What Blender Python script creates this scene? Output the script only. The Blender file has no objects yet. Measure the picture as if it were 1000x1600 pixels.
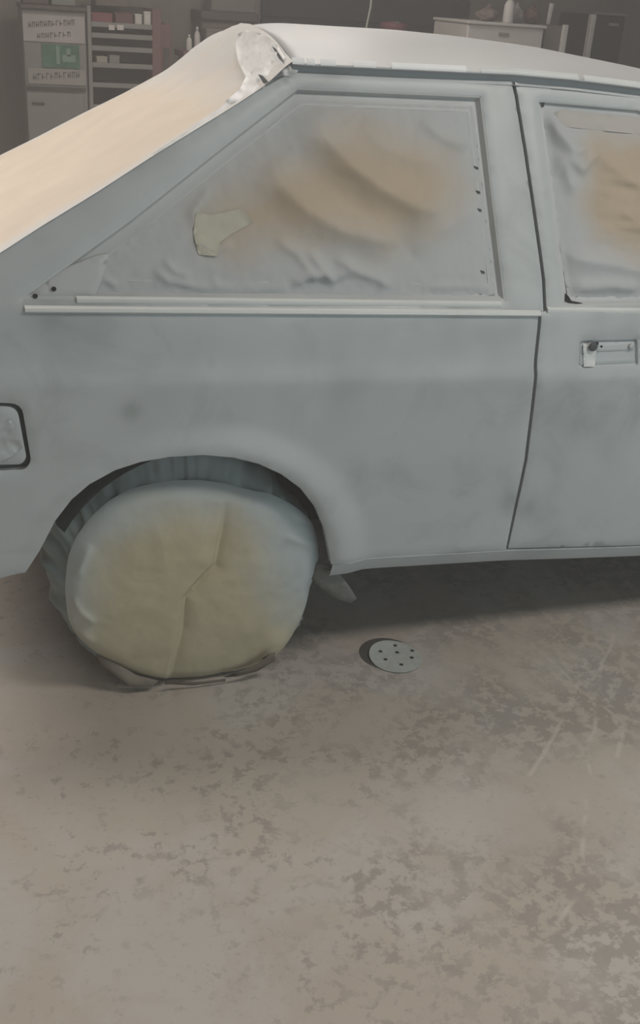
import bpy, bmesh, math, random
import numpy as np
from mathutils import Vector, Matrix, noise
from mathutils.geometry import delaunay_2d_cdt
from mathutils.bvhtree import BVHTree

# ------------------------------------------------------------------ camera
CX, D, H = -.44, 1.955, 1.48
YAW, PIT, ROL = map(math.radians, (20.26, 26.36, 4.13))
FPX = 1638.
F = np.array([math.sin(YAW)*math.cos(PIT), math.cos(YAW)*math.cos(PIT), -math.sin(PIT)])
R = np.array([math.cos(YAW), -math.sin(YAW), 0]); U = np.cross(R, F)
_c, _s = math.cos(ROL), math.sin(ROL)
R, U = _c*R+_s*U, -_s*R+_c*U
C = np.array([CX, -D, H])
sc = bpy.context.scene
COL = sc.collection
cam = bpy.data.cameras.new('camera'); camo = bpy.data.objects.new('camera', cam); COL.objects.link(camo)
m = Matrix([[R[0], U[0], -F[0], C[0]], [R[1], U[1], -F[1], C[1]], [R[2], U[2], -F[2], C[2]], [0, 0, 0, 1]])
camo.matrix_world = m
cam.sensor_fit = 'VERTICAL'; cam.sensor_height = 24; cam.lens = 24*FPX/1600
cam.clip_start = .05; cam.clip_end = 60
sc.camera = camo

# ------------------------------------------------------------------ world, lights, exposure
w = bpy.data.worlds.new('world'); sc.world = w; w.use_nodes = True
nt = w.node_tree
nt.nodes['Background'].inputs[0].default_value = (.75, .87, 1, 1)
nt.nodes['Background'].inputs[1].default_value = .6
vs = nt.nodes.new('ShaderNodeVolumeScatter')
vs.inputs['Color'].default_value = (.95, .94, .95, 1); vs.inputs['Density'].default_value = .026
vs.inputs['Anisotropy'].default_value = .2
nt.links.new(vs.outputs[0], nt.nodes['World Output'].inputs['Volume'])
sc.view_settings.view_transform = 'Standard'; sc.view_settings.look = 'None'
sc.view_settings.gamma = 1; sc.view_settings.exposure = 0; sc.view_settings.use_curve_mapping = False
sc.cycles.use_denoising = True
sc.cycles.volume_bounces = 1
sc.cycles.max_bounces = 8

def area(name, loc, aim, sx, sy, power, col):
    l = bpy.data.lights.new(name, 'AREA'); l.shape = 'RECTANGLE'; l.size = sx; l.size_y = sy
    l.energy = power; l.color = col
    o = bpy.data.objects.new(name, l); COL.objects.link(o)
    o.location = loc
    o.rotation_euler = (Vector(aim)-Vector(loc)).to_track_quat('-Z', 'Y').to_euler()
    return o
# daylight added through an unseen doorway behind the camera, and the roof lamps
area('daylight', (2.6, -4.9, 1.35), (1.2, 0, .4), 4.2, 2.5, 66, (.74, .93, 1))
LAMPS = [(-2.3, 1.0), (1.2, 1.6), (-.9, -1.3), (1.6, -1.3), (1.5, 4.6)]  # unseen; the tail lamp and the back lamp are added as fill
LAMP_W = [80, 25, 2, 39, 38]
for (lx, ly), lw in zip(LAMPS, LAMP_W):
    area('ceiling_lamp_light', (lx, ly, 3.02), (lx, ly, 0), 1.3, .6, lw, (1, .93, .86))

# ------------------------------------------------------------------ pixel <-> world
def ray(px, py): return F+R*(px-500)/FPX-U*(py-800)/FPX
def aty(px, py, y): d = ray(px, py); return C+d*((y-C[1])/d[1])
def atz(px, py, z): d = ray(px, py); return C+d*((z-C[2])/d[2])
PZ = [0, .2, .3, .5, .62, .735, .765, .80, .84, .87, .90]
PY = [.06, .047, .020, .009, .005, .001, .0, .010, .0155, .019, .024]
BELT = .905
def Yb(x, z):
    """inward offset of the body side from the plane y = 0 (numpy friendly)"""
    x = np.asarray(x, float); z = np.asarray(z, float)
    q = z+.035*x
    y = np.interp(q, PZ, PY)
    y = np.where(q > BELT, .028+(q-BELT)*.445, y)
    # flared lip around the rear wheel arch
    d = np.hypot((x-AX)/1.0, (z-AZ))-AR
    fl = np.clip(1-np.abs(d)/.075, 0, 1)
    y = y-.016*fl*fl*(3-2*fl)*(z > .25)
    y = y+.06*np.clip((-x-.45)/.4, 0, 2)**2
    return y
AX, AZ, AR = .02, .27, .335
def on(px, py, off=0.):
    y = 0.
    for _ in range(25):
        p = aty(px, py, y); y = float(Yb(p[0], p[2]))+off
    return p
def onxz(pts): return [tuple(on(*p)[[0, 2]]) for p in pts]

# ------------------------------------------------------------------ materials
def mat(name, rgb, rough=.6, spec=.5, metal=0, var=.06, scale=6., bump=0., bscale=60., coat=0):
    M = bpy.data.materials.new(name); M.use_nodes = True; t = M.node_tree; b = t.nodes['Principled BSDF']
    b.inputs['Roughness'].default_value = rough; b.inputs['Metallic'].default_value = metal
    b.inputs['Specular IOR Level'].default_value = spec
    tc = t.nodes.new('ShaderNodeTexCoord'); n = t.nodes.new('ShaderNodeTexNoise')
    n.inputs['Scale'].default_value = scale; n.inputs['Detail'].default_value = 5
    t.links.new(tc.outputs['Object'], n.inputs['Vector'])
    r = t.nodes.new('ShaderNodeValToRGB')
    r.color_ramp.elements[0].position = .3; r.color_ramp.elements[1].position = .7
    r.color_ramp.elements[0].color = tuple(c*(1-var) for c in rgb)+(1,)
    r.color_ramp.elements[1].color = tuple(min(1, c*(1+var)) for c in rgb)+(1,)
    t.links.new(n.outputs['Fac'], r.inputs[0]); t.links.new(r.outputs[0], b.inputs['Base Color'])
    if bump:
        n2 = t.nodes.new('ShaderNodeTexNoise'); n2.inputs['Scale'].default_value = bscale; n2.inputs['Detail'].default_value = 4
        bp = t.nodes.new('ShaderNodeBump'); bp.inputs['Strength'].default_value = bump; bp.inputs['Distance'].default_value = .004
        t.links.new(tc.outputs['Object'], n2.inputs['Vector']); t.links.new(n2.outputs['Fac'], bp.inputs['Height'])
        t.links.new(bp.outputs[0], b.inputs['Normal'])
    return M
def mat_paint(name, base, dark, rough=.42):
    """sanded grey primer with darker cloudy rubbed-through patches"""
    M = mat(name, base, rough, .5, var=.05, scale=3)
    t = M.node_tree; b = t.nodes['Principled BSDF']; tc = t.nodes['Texture Coordinate']
    src = t.nodes['Color Ramp'].outputs[0]
    n = t.nodes.new('ShaderNodeTexNoise'); n.inputs['Scale'].default_value = 5.5; n.inputs['Detail'].default_value = 7
    n.inputs['Roughness'].default_value = .62; n.inputs['Distortion'].default_value = .6
    t.links.new(tc.outputs['Object'], n.inputs['Vector'])
    r = t.nodes.new('ShaderNodeValToRGB'); r.color_ramp.elements[0].position = .52; r.color_ramp.elements[1].position = .74
    r.color_ramp.elements[1].color = (.75, .75, .75, 1)
    t.links.new(n.outputs['Fac'], r.inputs[0])
    at = t.nodes.new('ShaderNodeAttribute'); at.attribute_name = 'rub'
    mx0 = t.nodes.new('ShaderNodeMath'); mx0.operation = 'MULTIPLY_ADD'; mx0.inputs[1].default_value = .52
    t.links.new(r.outputs[0], mx0.inputs[0]); t.links.new(at.outputs['Fac'], mx0.inputs[2])
    mx = t.nodes.new('ShaderNodeMix'); mx.data_type = 'RGBA'
    t.links.new(mx0.outputs[0], mx.inputs['Factor']); t.links.new(src, mx.inputs['A']); mx.inputs['B'].default_value = dark+(1,)
    t.links.new(mx.outputs['Result'], b.inputs['Base Color'])
    b.inputs['Coat Weight'].default_value = 0
    return M
def mat_mask(name, paper, spray, rough=.65):
    """masking paper; attribute 'bare' says where no primer overspray landed"""
    M = mat(name, paper, rough, .35, var=.04, scale=8, bump=.12, bscale=45)
    t = M.node_tree; b = t.nodes['Principled BSDF']
    src = t.nodes['Color Ramp'].outputs[0]
    at = t.nodes.new('ShaderNodeAttribute'); at.attribute_name = 'bare'
    mx = t.nodes.new('ShaderNodeMix'); mx.data_type = 'RGBA'
    t.links.new(at.outputs['Fac'], mx.inputs['Factor']); mx.inputs['A'].default_value = spray+(1,); t.links.new(src, mx.inputs['B'])
    t.links.new(mx.outputs['Result'], b.inputs['Base Color'])
    return M
PRIMER = mat_paint('grey_primer', (.465, .50, .512), (.25, .27, .275))
PRIMER_LIGHT = mat_paint('pale_primer', (.455, .47, .485), (.45, .46, .46))
TRIM = mat_paint('primed_trim', (.47, .49, .495), (.3, .31, .315), .5)
LEDGE = mat_paint('primed_ledge', (.66, .68, .67), (.5, .5, .5), .35)  # paler than the primer: light caught by ledges is put into the colour
WPAPER = mat_mask('window_paper', (.44, .36, .27), (.44, .46, .47))
REAR = mat_mask('rear_paper', (.78, .69, .585), (.74, .74, .73))
WHEELP = mat_mask('wheel_paper', (.47, .415, .285), (.42, .47, .48))
TAPE = mat('white_tape', (.86, .87, .88), .5, var=.05, bump=.2, bscale=40)
YTAPE = mat('cream_tape', (.46, .45, .36), .6, var=.04, bump=.15)
BLACK = mat('underseal', (.025, .035, .035), .8, var=.2, bump=.3)
GAP = mat('gap_shadow_metal', (.07, .08, .085), .7)
RUBBER = mat('tyre_rubber', (.03, .03, .03), .8)
RIM = mat('rim_alloy', (.4, .4, .42), .4, metal=.8)
HOLE = mat('open_hole', (.02, .02, .025), .9)
def mat_disc():
    return mat('sanding_grit', (.40, .43, .41), .9, var=.08, scale=60, bump=.3, bscale=300)

def mat_floor():
    M = bpy.data.materials.new('dusty_concrete'); M.use_nodes = True; t = M.node_tree; b = t.nodes['Principled BSDF']
    L = t.links.new; N = t.nodes.new
    geo = N('ShaderNodeTexCoord')
    def nz(scale, det=6, rough=.55, dist=0., off=(0, 0, 0)):
        mp = N('ShaderNodeMapping'); mp.inputs['Location'].default_value = off
        L(geo.outputs['Object'], mp.inputs[0])
        n = N('ShaderNodeTexNoise'); n.inputs['Scale'].default_value = scale; n.inputs['Detail'].default_value = det
        n.inputs['Roughness'].default_value = rough; n.inputs['Distortion'].default_value = dist
        L(mp.outputs[0], n.inputs['Vector']); return n.outputs['Fac']
    def ramp(f, a, c, va=0., vc=1.):
        r = N('ShaderNodeMapRange'); r.inputs[1].default_value = a; r.inputs[2].default_value = c
        r.inputs[3].default_value = va; r.inputs[4].default_value = vc; L(f, r.inputs[0]); return r.outputs[0]
    def math_(op, a, c):
        n = N('ShaderNodeMath'); n.operation = op
        for i, v in enumerate((a, c)):
            if isinstance(v, (int, float)): n.inputs[i].default_value = v
            else: L(v, n.inputs[i])
        return n.outputs[0]
    def mix(f, A, B):
        n = N('ShaderNodeMix'); n.data_type = 'RGBA'
        if isinstance(f, (int, float)): n.inputs['Factor'].default_value = f
        else: L(f, n.inputs['Factor'])
        for k, v in (('A', A), ('B', B)):
            if isinstance(v, tuple): n.inputs[k].default_value = v+(1,)
            else: L(v, n.inputs[k])
        return n.outputs['Result']
    col = mix(ramp(nz(1.6, 5), .3, .7), (.38, .335, .295), (.45, .41, .36))
    col = mix(ramp(nz(3.2, 6, .6, .4, (5, 2, 0)), .47, .62, 0, .6), col, (.465, .45, .435))     # pale bluish scuffs
    # worn-through blotches: crisp-edged, denser towards the right
    sep = N('ShaderNodeSeparateXYZ'); L(geo.outputs['Object'], sep.inputs[0])
    dens = ramp(math_('ADD', sep.outputs[0], math_('MULTIPLY', nz(1.4, 3, .5, 0, (3, 7, 0)), 1.0)), .0, 1.15, .10, -.025)
    blot = math_('SUBTRACT', nz(26, 9, .70, .10), dens)
    blot2 = math_('MULTIPLY', ramp(blot, .475, .53), ramp(nz(3.6, 6, .60, .1, (1, 9, 0)), .41, .56))
    col = mix(math_('MULTIPLY', blot2, .58), col, (.235, .215, .195))
    fine = math_('MULTIPLY', ramp(nz(60, 5, .6, .3, (2, 2, 0)), .56, .66), ramp(nz(6, 3, .5, 0, (8, 1, 0)), .5, .6))
    col = mix(math_('MULTIPLY', fine, .35), col, (.25, .235, .21))
    edge = math_('MULTIPLY', ramp(nz(30, 6, .65, .5, (4, 4, 0)), .60, .67), .45)
    col = mix(edge, col, (.30, .275, .25))
    # a few long pale scratches
    warp = N('ShaderNodeTexNoise'); warp.inputs['Scale'].default_value = 3.; L(geo.outputs['Object'], warp.inputs['Vector'])
    wv = math_('MULTIPLY', math_('SUBTRACT', warp.outputs['Fac'], .5), .10)
    for (a, c) in SCR:
        ax, ay = a; cx_, cy_ = c; l = math.hypot(cx_-ax, cy_-ay); ux, uy = (cx_-ax)/l, (cy_-ay)/l
        along = math_('ADD', math_('MULTIPLY', math_('SUBTRACT', sep.outputs[0], ax), ux), math_('MULTIPLY', math_('SUBTRACT', sep.outputs[1], ay), uy))
        perp = math_('ADD', math_('MULTIPLY', math_('SUBTRACT', sep.outputs[0], ax), -uy), math_('MULTIPLY', math_('SUBTRACT', sep.outputs[1], ay), ux))
        perp = math_('ABSOLUTE', math_('ADD', perp, wv), 0)
        k = math_('MULTIPLY', ramp(perp, .002, .007, 1, 0), math_('MULTIPLY', ramp(along, 0, .03), ramp(along, l-.05, l, 1, 0)))
        k = math_('MULTIPLY', k, ramp(nz(14, 3, .5, 0, (6, 0, 0)),   .42, .55, 0, .5))
        col = mix(k, col, (.56, .52, .47))
    L(col, b.inputs['Base Color'])
    b.inputs['Roughness'].default_value = .7; b.inputs['Specular IOR Level'].default_value = .3
    bp = N('ShaderNodeBump'); bp.inputs['Strength'].default_value = .25; bp.inputs['Distance'].default_value = .003
    L(nz(90, 6), bp.inputs['Height']); L(bp.outputs[0], b.inputs['Normal'])
    return M
SCR = [(tuple(atz(*a, 0)[:2]), tuple(atz(*b, 0)[:2])) for a, b in
       [((962, 985), (925, 1180)), ((925, 1180), (905, 1400)), ((905, 1090), (812, 1230)), ((985, 1120), (965, 1210)), ((905, 1400), (870, 1480)), ((850, 1020), (985, 1130))]]

# ------------------------------------------------------------------ object helpers
def tag(o, label=None, cat=None, group=None, kind=None):
    if label: o['label'] = label
    if cat: o['category'] = cat
    if group: o['group'] = group
    if kind: o['kind'] = kind
    return o
def empty(name, loc, label, cat, group=None):
    o = bpy.data.objects.new(name, None); COL.objects.link(o); o.location = loc; o.empty_display_size = .1
    return tag(o, label, cat, group)
bpy.context.view_layer.update()
def link(name, me, material, parent=None, smooth=True):
    o = bpy.data.objects.new(name, me); COL.objects.link(o)
    me.materials.append(material)
    for p in me.polygons: p.use_smooth = smooth
    if parent is not None:
        o.parent = parent
        off = Vector((0, 0, 0)); q = parent
        while q is not None: off += q.location; q = q.parent
        o.location = -off
    return o
def mesh(name, verts, faces):
    me = bpy.data.meshes.new(name); me.from_pydata([tuple(map(float, v)) for v in verts], [], faces); me.update(); return me
def attr(me, name, vals):
    a = me.attributes.new(name, 'FLOAT', 'POINT'); a.data.foreach_set('value', np.asarray(vals, dtype=np.float32))
class MB:
    """collects simple solids in one mesh"""
    def __init__(s): s.v = []; s.f = []
    def add(s, v, f):
        n = len(s.v); s.v += [tuple(map(float, p)) for p in v]; s.f += [tuple(i+n for i in q) for q in f]; return s
    def box(s, a, b, rot=0., bev=.0):
        x0, y0, z0 = a; x1, y1, z1 = b
        c = ((x0+x1)/2, (y0+y1)/2)
        k = min(bev, (x1-x0)/3, (y1-y0)/3, (z1-z0)/3)
        if k <= 0:
            v = [(x, y, z) for z in (z0, z1) for (x, y) in ((x0, y0), (x1, y0), (x1, y1), (x0, y1))]
            f = [(0, 3, 2, 1), (4, 5, 6, 7), (0, 1, 5, 4), (1, 2, 6, 5), (2, 3, 7, 6), (3, 0, 4, 7)]
        else:
            def loop(z, i): return [(x0+i+k, y0+i, z), (x1-i-k, y0+i, z), (x1-i, y0+i+k, z), (x1-i, y1-i-k, z), (x1-i-k, y1-i, z), (x0+i+k, y1-i, z), (x0+i, y1-i-k, z), (x0+i, y0+i+k, z)]
            v = loop(z0, k)+loop(z0+k, 0)+loop(z1-k, 0)+loop(z1, k)
            f = [tuple(range(7, -1, -1)), tuple(range(24, 32))]
            for r in range(3):
                for i in range(8): f.append((r*8+i, r*8+(i+1) % 8, r*8+8+(i+1) % 8, r*8+8+i))
        if rot:
            cr, sr = math.cos(rot), math.sin(rot)
            v = [(c[0]+(x-c[0])*cr-(y-c[1])*sr, c[1]+(x-c[0])*sr+(y-c[1])*cr, z) for x, y, z in v]
        return s.add(v, f)
    def tube(s, pts, rad, n=10):
        pts = [Vector(p) for p in pts]; rs = rad if isinstance(rad, (list, tuple)) else [rad]*len(pts)
        v = []; f = []
        for i, p in enumerate(pts):
            t = (pts[min(i+1, len(pts)-1)]-pts[max(i-1, 0)]).normalized()
            a = t.cross(Vector((0, 0, 1)));
            if a.length < .1: a = t.cross(Vector((1, 0, 0)))
            a.normalize(); b = t.cross(a)
            for k in range(n):
                an = 2*math.pi*k/n; v.append(p+(a*math.cos(an)+b*math.sin(an))*rs[i])
        for i in range(len(pts)-1):
            for k in range(n): f.append((i*n+k, i*n+(k+1) % n, (i+1)*n+(k+1) % n, (i+1)*n+k))
        f.append(tuple(range(n))); f.append(tuple(range((len(pts)-1)*n, len(pts)*n))[::-1])
        return s.add(v, f)
    def lathe(s, prof, c, n=24, axis='z'):
        v = []; f = []
        for r, h in prof:
            for k in range(n):
                a = 2*math.pi*k/n
                if axis == 'z': v.append((c[0]+r*math.cos(a), c[1]+r*math.sin(a), c[2]+h))
                else: v.append((c[0]+r*math.cos(a), c[1]+h, c[2]+r*math.sin(a)))
        for i in range(len(prof)-1):
            for k in range(n): f.append((i*n+k, i*n+(k+1) % n, (i+1)*n+(k+1) % n, (i+1)*n+k))
        f.append(tuple(range(n))[::-1]); f.append(tuple(range((len(prof)-1)*n, len(prof)*n)))
        return s.add(v, f)
    def build(s, name, material, parent=None, smooth=False):
        me = mesh(name, s.v, s.f)
        bm = bmesh.new(); bm.from_mesh(me); bmesh.ops.recalc_face_normals(bm, faces=bm.faces); bm.to_mesh(me); bm.free()
        return link(name, me, material, parent, smooth)

def inside(P, poly):
    """vectorised point-in-polygon"""
    P = np.asarray(P, float); x, y = P[:, 0], P[:, 1]; r = np.zeros(len(P), bool)
    q = np.asarray(poly, float); n = len(q)
    for i in range(n):
        a, b = q[i], q[(i+1) % n]
        c = ((a[1] > y) != (b[1] > y))
        if b[1] != a[1]: r ^= c & (x < (b[0]-a[0])*(y-a[1])/(b[1]-a[1])+a[0])
    return r
def segdist(P, A, B):
    P = np.asarray(P, float); A = np.asarray(A, float); B = np.asarray(B, float)
    d = B-A; l = max(d@d, 1e-12); t = np.clip(((P-A)@d)/l, 0, 1)
    v = P-(A+t[:, None]*d); dist = np.hypot(v[:, 0], v[:, 1]); side = np.sign(d[0]*v[:, 1]-d[1]*v[:, 0])
    return dist, t, side
def polydist(P, poly, closed=True):
    """distance, arc parameter 0..1, side"""
    poly = np.asarray(poly, float); n = len(poly); m = n if closed else n-1
    L = [np.hypot(*(poly[(i+1) % n]-poly[i])) for i in range(m)]; tot = sum(L)
    best = np.full(len(P), 1e9); par = np.zeros(len(P)); sd = np.zeros(len(P)); acc = 0
    for i in range(m):
        d, t, s_ = segdist(P, poly[i], poly[(i+1) % n]); k = d < best
        best[k] = d[k]; par[k] = (acc+t[k]*L[i])/tot; sd[k] = s_[k]; acc += L[i]
    return best, par, sd
def resample(poly, step, closed=True):
    poly = np.asarray(poly, float); n = len(poly); out = []
    for i in range(n if closed else n-1):
        a, b = poly[i], poly[(i+1) % n]; k = max(1, int(round(np.hypot(*(b-a)[:2])/step)))
        for j in range(k): out.append(a+(b-a)*j/k)
    if not closed: out.append(poly[-1])
    return np.array(out)
def rounded(poly, rad, n=5):
    """round the corners of a closed polygon"""
    poly = [Vector(p) for p in poly]; out = []; N_ = len(poly)
    for i, p in enumerate(poly):
        a, b = poly[i-1]-p, poly[(i+1) % N_]-p
        r = min(rad, a.length*.45, b.length*.45)
        s_, e = p+a.normalized()*r, p+b.normalized()*r
        for k in range(n+1):
            t = k/n; out.append(tuple(s_*(1-t)**2+p*2*t*(1-t)+e*t*t))
    return out
def tri_patch(outer, holes, step):
    loops = [resample(outer, step)]+[resample(h, step) for h in holes]
    lo, hi = loops[0].min(0), loops[0].max(0)
    gx, gy = np.meshgrid(np.arange(lo[0], hi[0], step), np.arange(lo[1], hi[1], step))
    gx[1::2] += step/2
    G = np.c_[gx.ravel(), gy.ravel()]
    k = inside(G, loops[0])
    for h in loops[1:]: k &= ~inside(G, h)
    G = G[k]
    for l in loops:
        d, _, _ = polydist(G, l); G = G[d > step*.45]
    pts = []; edges = []
    for l in loops:
        n0 = len(pts); pts += [tuple(p) for p in l]; edges += [(n0+i, n0+(i+1) % len(l)) for i in range(len(l))]
    pts += [tuple(p) for p in G]
    v, e, f, *_ = delaunay_2d_cdt([Vector(p) for p in pts], edges, [], 0, 1e-6)
    v = np.array([tuple(p) for p in v])
    f = [tuple(q) for q in f]
    ce = np.array([v[list(q)].mean(0) for q in f])
    k = inside(ce, loops[0])
    for h in loops[1:]: k &= ~inside(ce, h)
    return v, [q for q, kk in zip(f, k) if kk]
def flange(V, Fc, depth):
    """add a return flange behind every boundary edge"""
    cnt = {}
    for q in Fc:
        for i in range(len(q)):
            a, b = q[i], q[(i+1) % len(q)]; cnt[(a, b)] = 1
    bd = [e for e in cnt if (e[1], e[0]) not in cnt]
    mp = {}; V = [tuple(p) for p in V]; Fc = list(Fc)
    for a, b in bd:
        for k in (a, b):
            if k not in mp:
                mp[k] = (len(V), len(V)+1); x, y, z = V[k]; V.append((x, y, z)); V.append((x, y+depth, z))
    for a, b in bd: Fc.append((b, a, mp[a][0], mp[b][0])) if False else Fc.append((mp[b][0], mp[a][0], mp[a][1], mp[b][1]))
    return V, Fc
def side_panel(name, outer, holes, material, parent, step=.018, depth=.02, off=0., yf=None, rub=None, turn=.004):
    P, Fc = tri_patch(outer, holes, step)
    y = (yf(P) if yf else Yb(P[:, 0], P[:, 1]))+off
    bd = np.full(len(P), 9.)
    for l in [outer]+list(holes): bd = np.minimum(bd, polydist(P, l)[0])
    y = y+np.where(bd < 1e-5, turn, 0)
    V = np.c_[P[:, 0], y, P[:, 1]]
    Fc = [tuple(reversed(q)) if np.cross(P[q[1]]-P[q[0]], P[q[2]]-P[q[0]]) < 0 else q for q in Fc]
    nv = len(V)
    V, Fc = flange(V, Fc, depth)
    me = mesh(name, V, Fc)
    r = np.zeros(len(V))
    if rub is not None: r[:nv] = rub(P)
    attr(me, 'rub', r)
    return link(name, me, material, parent)
def px_blobs(blobs):
    """darker rubbed spots given as (px, py, radius_px, strength), fixed to the body surface"""
    B = [(on(a, b)[[0, 2]], r/700., s) for a, b, r, s in blobs]
    def f(P):
        v = np.zeros(len(P))
        for c, r, s in B: v += s*np.exp(-((P[:, 0]-c[0])**2+(P[:, 1]-c[1])**2)/(r*r))
        n = np.array([noise.noise(Vector((p[0]*14, 3, p[1]*14))) for p in P])
        return np.clip(v*(1+.8*n), 0, .9)
    return f
def inset_poly(poly, d):
    P = np.array(poly, float); n = len(P); out = []
    ar = np.sum(P[:, 0]*np.roll(P[:, 1], -1)-np.roll(P[:, 0], -1)*P[:, 1]); sg = 1 if ar > 0 else -1
    for i in range(n):
        a, b, c = P[i-1], P[i], P[(i+1) % n]
        e1 = (b-a)/np.hypot(*(b-a)); e2 = (c-b)/np.hypot(*(c-b))
        n1 = sg*np.array([-e1[1], e1[0]]); n2 = sg*np.array([-e2[1], e2[0]]); m_ = n1+n2
        out.append(b+m_*d/max(.05, (m_@m_)/2))
    return out
def ring(name, poly, prof, material, parent, step=.012):
    """mitred frame following a closed (x,z) polygon: prof = [(inset, depth)]"""
    P0 = np.array(poly, float); cnt = [max(1, int(np.hypot(*(P0[(i+1) % len(P0)]-P0[i]))/step)) for i in range(len(P0))]
    V = []; Fc = []; n = sum(cnt)
    for ins, dep in prof:
        Q = inset_poly(poly, ins)
        for i, c in enumerate(cnt):
            for k in range(c):
                q = Q[i]+(Q[(i+1) % len(Q)]-Q[i])*k/c; V.append((q[0], float(Yb(q[0], q[1]))+dep, q[1]))
    for i in range(len(prof)-1):
        for k in range(n): Fc.append((i*n+k, i*n+(k+1) % n, (i+1)*n+(k+1) % n, (i+1)*n+k))
    me = mesh(name, V, Fc)
    bm = bmesh.new(); bm.from_mesh(me); bmesh.ops.recalc_face_normals(bm, faces=bm.faces); bm.to_mesh(me); bm.free()
    attr(me, 'rub', np.zeros(len(me.vertices)))
    o = link(name, me, material, parent)
    es = o.modifiers.new('split', 'EDGE_SPLIT'); es.split_angle = math.radians(38)
    return o
def fbm(x, y, z, s, o=3): return noise.fractal(Vector((x*s, y*s, z*s)), 1., 2., o)
def folds(P, lines):
    """P in pixels. lines: (polyline, width_lit, width_dark, amp). Crest with one wide and one narrow flank."""
    h = np.zeros(len(P))
    for pl, wl, wd, amp in lines:
        d, t, s_ = polydist(P, pl, False)
        w_ = np.where(s_ > 0, wl, wd)
        env = np.clip(np.minimum(t*4, (1-t)*4), 0, 1)
        env = np.sin(env*math.pi/2)
        h += amp*env*np.exp(-np.abs(d/w_)**1.5)
    return h
def px_of(V):
    V = np.asarray(V, float)-C; z = V@F
    return np.c_[500+FPX*(V@R)/z, 800-FPX*(V@U)/z]
def soft_mask(Q, poly, soft, nscale=.02, namp=18, seed=0):
    d, _, _ = polydist(Q, poly); ins = inside(Q, poly); sd = np.where(ins, d, -d)
    n = np.array([noise.fractal(Vector((q[0]*nscale+seed, q[1]*nscale, seed*1.7)), 1., 2., 3) for q in Q])
    v = np.clip((sd+namp*n)/soft*.5+.5, 0, 1); return v*v*(3-2*v)

# ================================================================== the room
def plane_box(name, a, b, material, kind='structure', label=None):
    o = MB().box(a, b).build(name, material); tag(o, label, None, None, kind); return o
RX0, RX1, RY0, RY1, RZ = -4.2, 6.2, -5.2, 7.6, 3.2
FLOOR = mat_floor()
plane_box('floor', (RX0, RY0, -.1), (RX1, RY1, 0), FLOOR, label='dusty worn concrete workshop floor')
WALL = mat('stained_plaster', (.24, .215, .20), .8, var=.18, scale=1.6)
plane_box('wall_back', (RX0, RY1, 0), (RX1, RY1+.1, RZ), WALL)
plane_box('wall_left', (RX0-.1, RY0, 0), (RX0, RY1, RZ), WALL)
plane_box('wall_right', (RX1, RY0, 0), (RX1+.1, RY1, RZ), WALL)
f = MB(); f.box((RX0, RY0-.1, 0), (.3, RY0, RZ)); f.box((4.9, RY0-.1, 0), (RX1, RY0, RZ)); f.box((.3, RY0-.1, 3.0), (4.9, RY0, RZ))
tag(f.build('wall_front', WALL), kind='structure')
plane_box('ceiling', (RX0, RY0, RZ), (RX1, RY1, RZ+.1), mat('ceiling_board', (.42, .40, .37), .9))
LAMPM = bpy.data.materials.new('lamp_tube'); LAMPM.use_nodes = True
_b = LAMPM.node_tree.nodes['Principled BSDF']; _b.inputs['Emission Color'].default_value = (1, .88, .74, 1); _b.inputs['Emission Strength'].default_value = 2
LAMP_LABELS = ['ceiling batten above the floor behind the car tail', 'ceiling batten directly above the car roof', 'ceiling batten above the floor beside the papered wheel', 'ceiling batten above the floor beside the car door', 'ceiling batten nearest the slate roller door']
LAMPC = mat('lamp_housing', (.6, .6, .58), .5)
for i, (lx, ly) in enumerate(LAMPS):
    e = empty('ceiling_lamp', (lx, ly, 3.1), 'white fluorescent '+LAMP_LABELS[i], 'lamp', 'ceiling battens')
    MB().box((lx-.7, ly-.3, 3.12), (lx+.7, ly+.3, 3.2), bev=.01).build('housing', LAMPC, e)
    [MB().tube([(lx-.66, ly+q_, 3.08), (lx+.66, ly+q_, 3.08)], .018).build('lamp_tube', LAMPM, e, True) for q_ in (-.18, 0, .18)]

# ================================================================== the car
car = empty('car', (1.0, .82, 0), 'grey primed hatchback car with papered windows and wheel on the workshop floor', 'car')
GAPL = [(803, 128), (808, 150), (822, 235), (836, 330), (846, 400), (851, 440), (853, 487)]       # upper part of the door gap
GAPB = [(846, 489), (843, 520), (838, 575), (833, 640), (823, 720), (808, 790), (794, 853)]
gx = onxz(GAPL)+onxz(GAPB)
GW = .0042
# --- outlines (x, z)
def sill_z(x): return float(np.interp(x, [.33, .38, .785, 1.18, 1.9, 3.0], [.302, .306, .284, .250, .21, .16]))
top_edge = onxz([(803, 128), (700, 125), (600, 121), (520, 117), (458, 114)])
cpill = onxz([(452, 116), (400, 145), (345, 180), (250, 238), (150, 303), (60, 358), (0, 397)])
tail = [(-.50, .945), (-.66, .875), (-.745, .82), (-.755, .64), (-.72, .54), (-.60, .43), (-.47, .355)]
lower_rear = onxz([(0, 905), (40, 896), (62, 862), (86, 816)])
arch_px = [(92, 808), (112, 782), (140, 758), (180, 736), (220, 723), (265, 715), (318, 712), (365, 716), (405, 726), (440, 742), (470, 764), (494, 795), (508, 828), (514, 858), (516, 880), (517, 894)]
arch = onxz(arch_px)
qp_outer = arch+[(.36, .285-.0), (.38, sill_z(.38)), (.60, sill_z(.6)), (gx[-1][0], sill_z(.785))]
qp_outer = arch[:-2]+[(arch[-2][0]+.004, sill_z(.34))]+[(.60, sill_z(.6)), (gx[-1][0]-.002, sill_z(.785))]
qp_outer += [(x-GW, z) for x, z in gx[::-1]][1:]+top_edge[1:]+cpill+tail+lower_rear
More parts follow.
